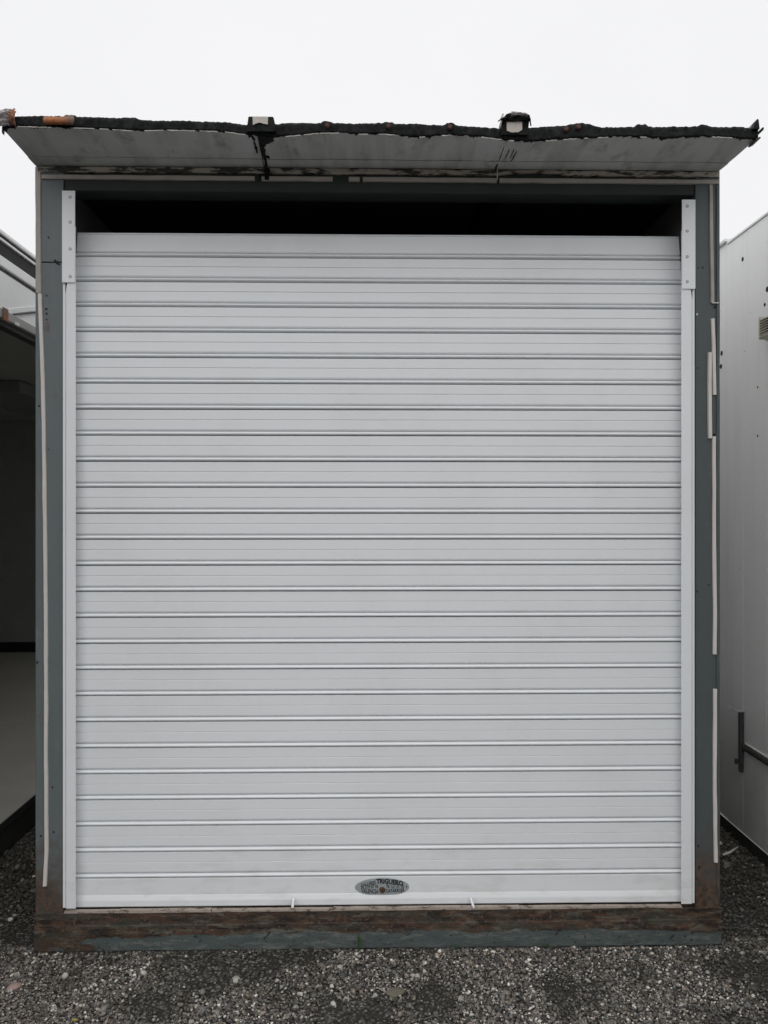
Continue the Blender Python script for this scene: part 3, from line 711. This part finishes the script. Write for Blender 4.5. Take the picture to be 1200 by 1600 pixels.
obj('lock', b, [M['brass'], M['black']], plate)
for px in (559.5, 635.5):
    p = at(px, 1385.5, YP); obj('rivet', cyl(new(), (p.x, YP - .0012, p.z), .0018, .0012, 'y', 12, .0026), M['zinc'] if px < 600 else M['dark'], plate)

# ------------------------------------------------------------------ open-sided cabin on the left
NX = -1.655; Y0, Y1 = -0.6, 5.03
ZF = 0.148
lc = empty('open_cabin', (NX, Y0, 0), 'dark open-sided cabin with pale fascia and grey floor, left of the shutter cabin', 'cabin')
LW = 2.4
def zz(py): return atx(0, py, NX).z
boxo('floor_slab', NX - LW, NX - 0.004, Y0, Y1, ZF - .03, ZF, M['floor'], lc)
boxo('base_beam', NX - .08, NX, Y0, Y1, 0.003, ZF - .032, M['dark'], lc, 0.004)
boxo('floor_nosing', NX - .0035, NX + .004, Y0, Y1, ZF - .03, ZF + .004, M['dark'], lc)
boxo('end_wall', NX - LW, NX - .002, Y1 + .002, Y1 + .08, 0.003, 2.8, M['roomdark'], lc)
boxo('front_wall', NX - LW, NX - .002, Y0 - .08, Y0 - .002, 0.003, 2.8, M['panel'], lc)
boxo('rear_wall', NX - LW - .08, NX - LW - .002, Y0 - .08, Y1 + .08, 0.003, 2.8, M['roomdark'], lc)
boxo('skirting', NX - LW, NX - .006, Y1 - .02, Y1, ZF + .001, ZF + .10, M['black'], lc)
boxo('ceiling', NX - LW, NX - .07, Y0, Y1, 2.46, 2.49, M['roomdark'], lc)
# ceiling lamp box
boxo('ceiling_lamp', -2.95, -2.41, 2.6, 3.9, 2.375, 2.4585, M['inner'], lc, 0.006)
zw0 = zz(482)
boxo('header_panel', NX - .05, NX - .006, Y0, Y1, zw0 + .001, zz(421), M['fascia'], lc)
boxo('header_beam', NX - .06, NX + .012, Y0, Y1, zz(497), zw0, M['beam'], lc, 0.004)
boxo('beam_shadow', NX - .06, NX - .012, Y0, Y1, zz(505), zz(497) - .001, M['dark'], lc)  # dark strip: the shadow gap below the beam put into its colour
boxo('fascia_board', NX - .05, NX + .004, Y0, Y1, zz(415), zz(398), M['fascia'], lc, 0.004)
boxo('recess_shade', NX - .07, NX - .008, Y0, Y1, zz(415) + .001 if False else zz(398) + .001, zz(372), M['black'], lc)  # black band: shade under the roof overhang put into its colour
boxo('fascia_shadow', NX - .05, NX - .010, Y0, Y1, zz(421) + .001, zz(415) - .001, M['dark'], lc)  # dark strip painted as the shadow gap below the fascia board
boxo('gutter_lip', NX - .07, NX + .002, Y0, Y1, zz(374), zz(370), M['fascia'], lc, 0.002)
boxo('gutter_shadow', NX - .07, NX - .006, Y0, Y1, zz(370) + .001, zz(364.5), M['black'], lc)  # black strip painted as the shadow below the roof edge
boxo('roof_edge', NX - LW, NX + .004, Y0 - .1, Y1 + .1, zz(364), zz(357.5), M['fascia'], lc, 0.003)
# rusty bracket, flake and loose flashing on the header
a, c = atx(4, 492, NX + .014), atx(12, 492, NX + .014)
boxo('rusty_bracket', NX + .0125, NX + .018, min(a.y, c.y), max(a.y, c.y), zz(500), zz(480), M['rust'], lc, 0.001)
a, c = atx(23, 503, NX + .014), atx(30, 503, NX + .014)
boxo('paint_flake', NX + .0125, NX + .016, min(a.y, c.y), max(a.y, c.y), a.z - .012, a.z + .004, M['seal'], lc, 0.001)
P = [atx(px, py, NX - .004) for px, py in ((12, 487), (26, 485), (40, 483.5), (57, 482))]
obj('loose_flashing', ribbon(new(), P, .014, .006, Vector((1, 0, 0)), Vector((0, 0, 1))), M['fascia'], lc)
P = [atx(px, py, NX - .003) for px, py in ((12, 492.5), (26, 491.5), (40, 490), (57, 488))]
obj('loose_flashing', ribbon(new(), P, .003, .006, Vector((1, 0, 0)), Vector((0, 0, 1))), M['dark'], lc)

# ------------------------------------------------------------------ white cabin on the right
RXW = 1.72
rc = empty('white_cabin', (RXW, -0.6, 0), 'tall white panelled cabin with louvred vent, right of the shutter cabin', 'cabin')
zrt = atx(1200, 331, RXW).z; zrb = 0.07
ys = [atx(px, 800, RXW).y for px in (1137, 1161, 1198)]        # far corner trim, seams
yE = atx(1131, 800, RXW).y
edges = [-1.3, -0.35, ys[2], ys[1], ys[0]]
for a, c in zip(edges[:-1], edges[1:]):
    boxo('wall_panel', RXW, RXW + .05, a + .0004, c - .0004, zrb, zrt - .012, M['panel'], rc, 0.002)
far = [ys[0], 1.85, 2.8, 3.75, 4.7]
zlow = atx(1129, 379.5, RXW).z
for a, c in zip(far[:-1], far[1:]):
    boxo('wall_panel', RXW + .004, RXW + .054, a + .0012, c - .0012, zrb, zlow - .012, M['panel'], rc, 0.002)
boxo('roof_capping', RXW - .006, RXW + .10, edges[0], ys[0], zrt - .011, zrt, M['panel'], rc, 0.002)
boxo('roof_capping', RXW - .012, RXW + .10, ys[0] + .002, 4.7, zlow - .011, zlow + .004, M['fascia'], rc, 0.002)
boxo('cabin_core', RXW + .056, RXW + 2.4, edges[0], 4.7, 0.10, zlow - .02, M['inner'], rc)
boxo('roof_slab', RXW + .102, RXW + 2.42, edges[0], ys[0], zrt - .10, zrt - .004, M['bitumen'], rc)
boxo('base_beam', RXW + .012, RXW + .12, edges[0], 4.7, 0.003, zrb - .002, M['dark'], rc)
boxo('drip_edge', RXW - .004, RXW + .03, edges[0], 4.7, zrb - .0015, zrb - .0002, M['fascia'], rc)
# rub rail with hooked bar
a, c = atx(1157, 1165, RXW - .02), atx(1200, 1188, RXW - .02)
za = atx(1200, 1194, RXW - .02).z
b = new(); prism(b, [(RXW - .0005, za - .015), (RXW - .014, za - .013), (RXW - .018, za), (RXW - .014, za + .012), (RXW - .0005, za + .015)], 'y', edges[0], a.y); obj('rub_rail', b, M['dark'], rc)
boxo('rail_edge', RXW - .006, RXW - .0004, edges[0], a.y - .01, za + .0155, za + .020, M['fascia'], rc)
boxo('rail_edge', RXW - .006, RXW - .0004, edges[0], a.y - .01, za - .020, za - .0155, M['fascia'], rc)
t0, t1 = atx(1155, 1112, RXW - .02), atx(1155, 1204, RXW - .02)
hb = boxo('locking_bar', RXW - .022, RXW - .001, t0.y - .010, t0.y + .011, t1.z + .03, t0.z, M['dark'], rc, 0.006, 2)
boxo('bar_tip', RXW - .020, RXW - .001, t0.y - .006, t0.y + .010, t1.z - .008, t1.z + .029, M['dark'], hb, 0.003)
b = new(); prism(b, [(RXW - .001, t0.z + .001), (RXW - .034, t0.z + .001), (RXW - .060, t0.z + .018), (RXW - .056, t0.z + .024), (RXW - .026, t0.z + .010), (RXW - .001, t0.z + .010)], 'y', t0.y - .014, t0.y + .016); obj('hook', b, M['zinc'], hb)
boxo('bar_catch', RXW - .040, RXW - .0223, t0.y - .004, t0.y + .008, t1.z + .030, t1.z + .055, M['dark'], hb, 0.003)
# louvred vent
v0, v1 = atx(1185.5, 500, RXW - .042), atx(1185.5, 532, RXW - .042)
yv1 = v0.y; yv0 = yv1 - .26; zt_, zb_ = atx(1186, 499, RXW - .042).z, atx(1186, 526, RXW - .042).z
vent = boxo('vent', RXW - .012, RXW - .001, yv0, yv1, zb_ - .012, zt_ + .008, M['dark'], rc)
vent['label'] = 'cream louvred vent near the roof'
for k in range(7):
    z = zb_ + (zt_ - zb_)*(k + .4)/7
    b = new(); prism(b, [(RXW - .0125, z + .010), (RXW - .040, z - .001), (RXW - .040, z + .002), (RXW - .0125, z + .0125)], 'y', yv0 + .004, yv1 - .004); obj('louvre', b, M['vent'], vent)
boxo('vent_side', RXW - .042, RXW - .0005, yv1 - .0035, yv1 + .002, zb_ - .012, zt_ + .010, M['vent'], vent)
b = new(); prism(b, [(RXW - .0005, zb_ - .022), (RXW - .042, zb_ - .004), (RXW - .042, zb_ - .001), (RXW - .0005, zb_ - .013)], 'y', yv0, yv1 - .004); obj('vent_tray', b, M['vent'], vent)
for px, py, r in ((1160.5, 405, .010), (1126.4, 552, .012), (1125.3, 572.5, .012), (1195, 476, .008), (1199, 452, .012), (1184, 605, .005), (1184, 681, .005)):
    p = atx(px, py, RXW); X = RXW + (.004 if p.y > ys[0] else 0)
    obj('bolt_hole', cyl(new(), (X - .0012, p.y, p.z), r, .002, 'x', 12), M['black'], rc)

# ------------------------------------------------------------------ gravel
ICO = bmesh.new(); bmesh.ops.create_icosphere(ICO, subdivisions=1, radius=1.0)
ICO.verts.ensure_lookup_table(); iv = np.array([v.co[:] for v in ICO.verts]); it = np.array([[v.index for v in f.verts] for f in ICO.faces]); ICO.free()
PAL = np.array([(.20,.19,.175),(.13,.125,.12),(.36,.345,.32),(.08,.077,.072),(.24,.20,.165),(.66,.64,.61),(.16,.135,.12),(.26,.215,.195),(.11,.115,.12),(.19,.16,.12)])
PALW = np.array([.15,.20,.12,.23,.07,.11,.065,.03,.06,.03]); PALW /= PALW.sum()
def fbm(x, y, s, seed):
    return np.array([noise.fractal(Vector((a*s + seed, b_*s - seed, seed*.37)), 1.0, 2.0, 3) for a, b_ in zip(x, y)])
def scatter(n, x0, x1, y0, y1, med, sig, rmax):
    x = rng.uniform(x0, x1, n); y = rng.uniform(y0, y1, n)
    keep = ~((x > XL - .004) & (x < XR + .004) & (y > -.022)) & ~(x < NX + .004) & ~((x > RXW + .008))
    x, y = x[keep], y[keep]
    moss = fbm(x, y, 3.1, 2.3)
    keep = rng.uniform(size=len(x)) > np.clip((moss - .06)*3.0, 0, .85)
    x, y, moss = x[keep], y[keep], moss[keep]
    r = np.clip(rng.lognormal(math.log(med), sig, len(x)), .0026, rmax)
    return x, y, r, moss
sets = [scatter(60000, -1.75, 1.75, -.62, .02, .0032, .40, .014), scatter(5000, -1.75, -1.15, -.02, 1.5, .0045, .45, .018), scatter(5000, 1.2, 1.75, -.02, 1.7, .0045, .45, .018),
        scatter(9000, -2.6, 2.6, -1.5, -.62, .0085, .35, .020)]
x = np.concatenate([s[0] for s in sets]); y = np.concatenate([s[1] for s in sets]); r = np.concatenate([s[2] for s in sets]); moss = np.concatenate([s[3] for s in sets])
n = len(x)
# stones that touch the sill keep clear of it
y = np.where((x > XL) & (x < XR) & (y > -.02 - r*1.2) & (y < .05), -.02 - r*1.25, y)
sc3 = np.stack([r*rng.uniform(.8, 1.45, n), r*rng.uniform(.75, 1.2, n), r*rng.uniform(.5, .85, n)], 1)
ang = rng.uniform(0, 2*math.pi, n); tx = rng.normal(0, .35, n); ty = rng.normal(0, .35, n)
V = iv[None, :, :] * (1 + rng.normal(0, .15, (n, len(iv), 1))) * sc3[:, None, :]
ca, sa = np.cos(tx)[:, None], np.sin(tx)[:, None]
V = np.stack([V[..., 0], V[..., 1]*ca - V[..., 2]*sa, V[..., 1]*sa + V[..., 2]*ca], -1)
ca, sa = np.cos(ty)[:, None], np.sin(ty)[:, None]
V = np.stack([V[..., 0]*ca + V[..., 2]*sa, V[..., 1], -V[..., 0]*sa + V[..., 2]*ca], -1)
ca, sa = np.cos(ang)[:, None], np.sin(ang)[:, None]
V = np.stack([V[..., 0]*ca - V[..., 1]*sa, V[..., 0]*sa + V[..., 1]*ca, V[..., 2]], -1)
zc = r*rng.uniform(.15, .75, n) + rng.uniform(0, .004, n)
V += np.stack([x, y, zc], 1)[:, None, :]
tint = PAL[rng.choice(len(PAL), n, p=PALW)] * rng.uniform(.45, 1.35, (n, 1))
side = np.clip((np.abs(x - .025) - 1.20)*12, 0, 1)*np.clip((y + .12)*6, 0, 1)
tint = tint*np.array([[.96, .95, .94]])
mo = np.clip(np.maximum((moss + .05)*2.2, side*np.where(rng.uniform(size=n) < .13, .2, 1.25)), 0, 1.3)[:, None]; tint = tint*(1 - mo*.66) + np.array([[.036, .036, .022]])*mo*.66
sand = np.clip((-x - .75)*1.6, 0, 1)*np.clip((-y - .10)*5, 0, 1); tint = tint*(1 - .45*sand[:, None]) + np.array([[.20, .17, .145]])*.45*sand[:, None]
me = bpy.data.meshes.new('gravel'); nv = n*len(iv); nf = n*len(it)
me.vertices.add(nv); me.vertices.foreach_set('co', V.reshape(-1).astype(np.float32))
idx = (it[None] + (np.arange(n)*len(iv))[:, None, None]).reshape(-1)
me.loops.add(nf*3); me.loops.foreach_set('vertex_index', idx.astype(np.int32))
me.polygons.add(nf); me.polygons.foreach_set('loop_start', (np.arange(nf)*3).astype(np.int32)); me.polygons.foreach_set('loop_total', np.full(nf, 3, np.int32))
me.polygons.foreach_set('use_smooth', np.repeat(rng.uniform(size=n) < .3, len(it)))
ca_ = me.attributes.new('tint', 'FLOAT_COLOR', 'POINT')
ca_.data.foreach_set('color', np.concatenate([np.repeat(tint, len(iv), 0), np.ones((nv, 1))], 1).astype(np.float32).ravel())
me.update(calc_edges=True); me.validate()
go = link_mesh('gravel', me, M['pebble']); tag(go, 'loose grey gravel covering the yard', 'gravel', kind='stuff')

# ------------------------------------------------------------------ larger single stones
def stone(px, py, rx, rz, c, label, flat=.55, sub=2, seed=0):
    p = atz(px, py, rz*.2); b = new(); bmesh.ops.create_icosphere(b, subdivisions=sub, radius=1)
    for v in b.verts:
        k = 1 + .28*noise.noise(v.co*1.3 + Vector((seed, 0, 0))) + .10*noise.noise(v.co*3.1 + Vector((0, seed, 0)))
        v.co = Vector((v.co.x*rx*k, v.co.y*rx*.8*k, v.co.z*rz*flat*k))
    bmesh.ops.rotate(b, verts=b.verts, cent=(0, 0, 0), matrix=Matrix.Rotation(seed*1.7, 3, 'Z'))
    me = bpy.data.meshes.new('stone'); bmesh.ops.recalc_face_normals(b, faces=b.faces); b.to_mesh(me); b.free()
    for q in me.polygons: q.use_smooth = True
    m = simple('stone_%d' % seed, c, .75, .25, 90, bump=.5, bscale=140)
    o = link_mesh('stone', me, m, None, (p.x, p.y, rz*.35)); tag(o, label, 'stone', 'larger stones lying in the gravel')
stone(683, 1494, .011, .010, (.42, .29, .22), 'pinkish tan angular stone below the middle of the sill', .9, 2, 1)
stone(618, 1551, .030, .012, (.13, .115, .085), 'largest stone, broad flat brown, sunk in the gravel at the bottom middle', .6, 3, 2)
stone(369, 1531, .018, .010, (.36, .35, .32), 'long pale oval stone left of the bottom middle', .6, 2, 3)
stone(22, 1543, .024, .014, (.30, .22, .19), 'large pinkish stone near the lower left corner', .7, 2, 4)
stone(521, 1571, .011, .012, (.46, .44, .42), 'small white rounded stone near the bottom edge', .9, 2, 5)
stone(531, 1512, .013, .010, (.36, .34, .32), 'pale flat stone beside a dark stone, left of the green weed', .6, 2, 6)
stone(535, 1525, .016, .012, (.055, .058, .06), 'dark charcoal stone in front of the pale flat stone', .8, 2, 7)
stone(101, 1526, .012, .012, (.42, .39, .36), 'whitish chip below the rusty left end of the sill', .9, 2, 8)
stone(652, 1527, .011, .012, (.38, .36, .33), 'light grey chip behind the largest flat stone', .9, 2, 9)
stone(757, 1490, .012, .010, (.30, .21, .14), 'orange brown flat stone close under the sill', .6, 2, 10)

# ------------------------------------------------------------------ weeds, litter
def weed(px, hgt, nb, spread, label, seed):
    rr = random.Random(seed); base = at(px, 1478, -.028)
    root = empty('weed', (base.x, -.030, 0.004), label, 'weed', 'weeds at the foot of the sill')
    for k in range(nb):
        a = rr.uniform(0, 2*math.pi); ln = hgt*rr.uniform(.55, 1.0); lean = rr.uniform(.1, .45)*spread; b = new(); L, Rr = [], []
        wd = rr.uniform(.003, .0055); dx, dy = math.cos(a), -abs(math.sin(a))*.5
        sxv, syv = -math.sin(a), math.cos(a)
        for i in range(6):
            t = i/5; cx = dx*lean*ln*t*t + rr.uniform(-.0004, .0004); cy = dy*lean*ln*t*t; z = ln*(t - .18*lean*t*t); ww = wd*(1 - t)**.6*(0.55 + 1.2*t*(1-t)) + .0002
            L.append(b.verts.new((cx - sxv*ww, cy - syv*ww, z))); Rr.append(b.verts.new((cx + sxv*ww, cy + syv*ww, z + .0008)))
        for i in range(5): b.faces.new((L[i], Rr[i], Rr[i+1], L[i+1]))
        me = bpy.data.meshes.new('blade'); b.to_mesh(me); b.free()
        o = link_mesh('blade', me, M['leaf'], root)
        so = o.modifiers.new('t', 'SOLIDIFY'); so.thickness = .0005
weed(561, .066, 16, .55, 'tallest green grass tuft growing against the middle of the sill', 3)
weed(596, .022, 7, 1.4, 'short green weed just right of the tall grass tuft', 4)
weed(712, .020, 7, 1.6, 'small low weed right of the pinkish tan stone', 5)
weed(856, .024, 8, 1.6, 'rightmost small green weed under the right half of the sill', 6)
p0, p1, p2 = atz(1129, 1336, .012), atz(1141, 1332, .016), atz(1153, 1324, .012)
b = ribbon(new(), [p0, p0.lerp(p1, .5), p1, p1.lerp(p2, .5), p2], [.006, .008, .009, .008, .004], .004, Vector((0, 0, 1)), Vector((.25, .97, 0)))
o = obj('plastic_strip', b, M['seal']); tag(o, 'curved white plastic strip lying on gravel beside the right cabin', 'litter')
p = atz(116, 1597, .012)
b = ribbon(new(), [p + Vector((-.010, 0, .002)), p + Vector((-.004, .002, .006)), p + Vector((.004, .003, .006)), p + Vector((.010, .006, .001))], [.001, .005, .005, .001], .001, Vector((0, 0, 1)), Vector((0, 1, 0)))
o = obj('fallen_leaf', b, simple('yellow_leaf', (.34, .25, .04), .6, .25, 90)); tag(o, 'small yellow fallen leaf at the bottom left edge', 'leaf')
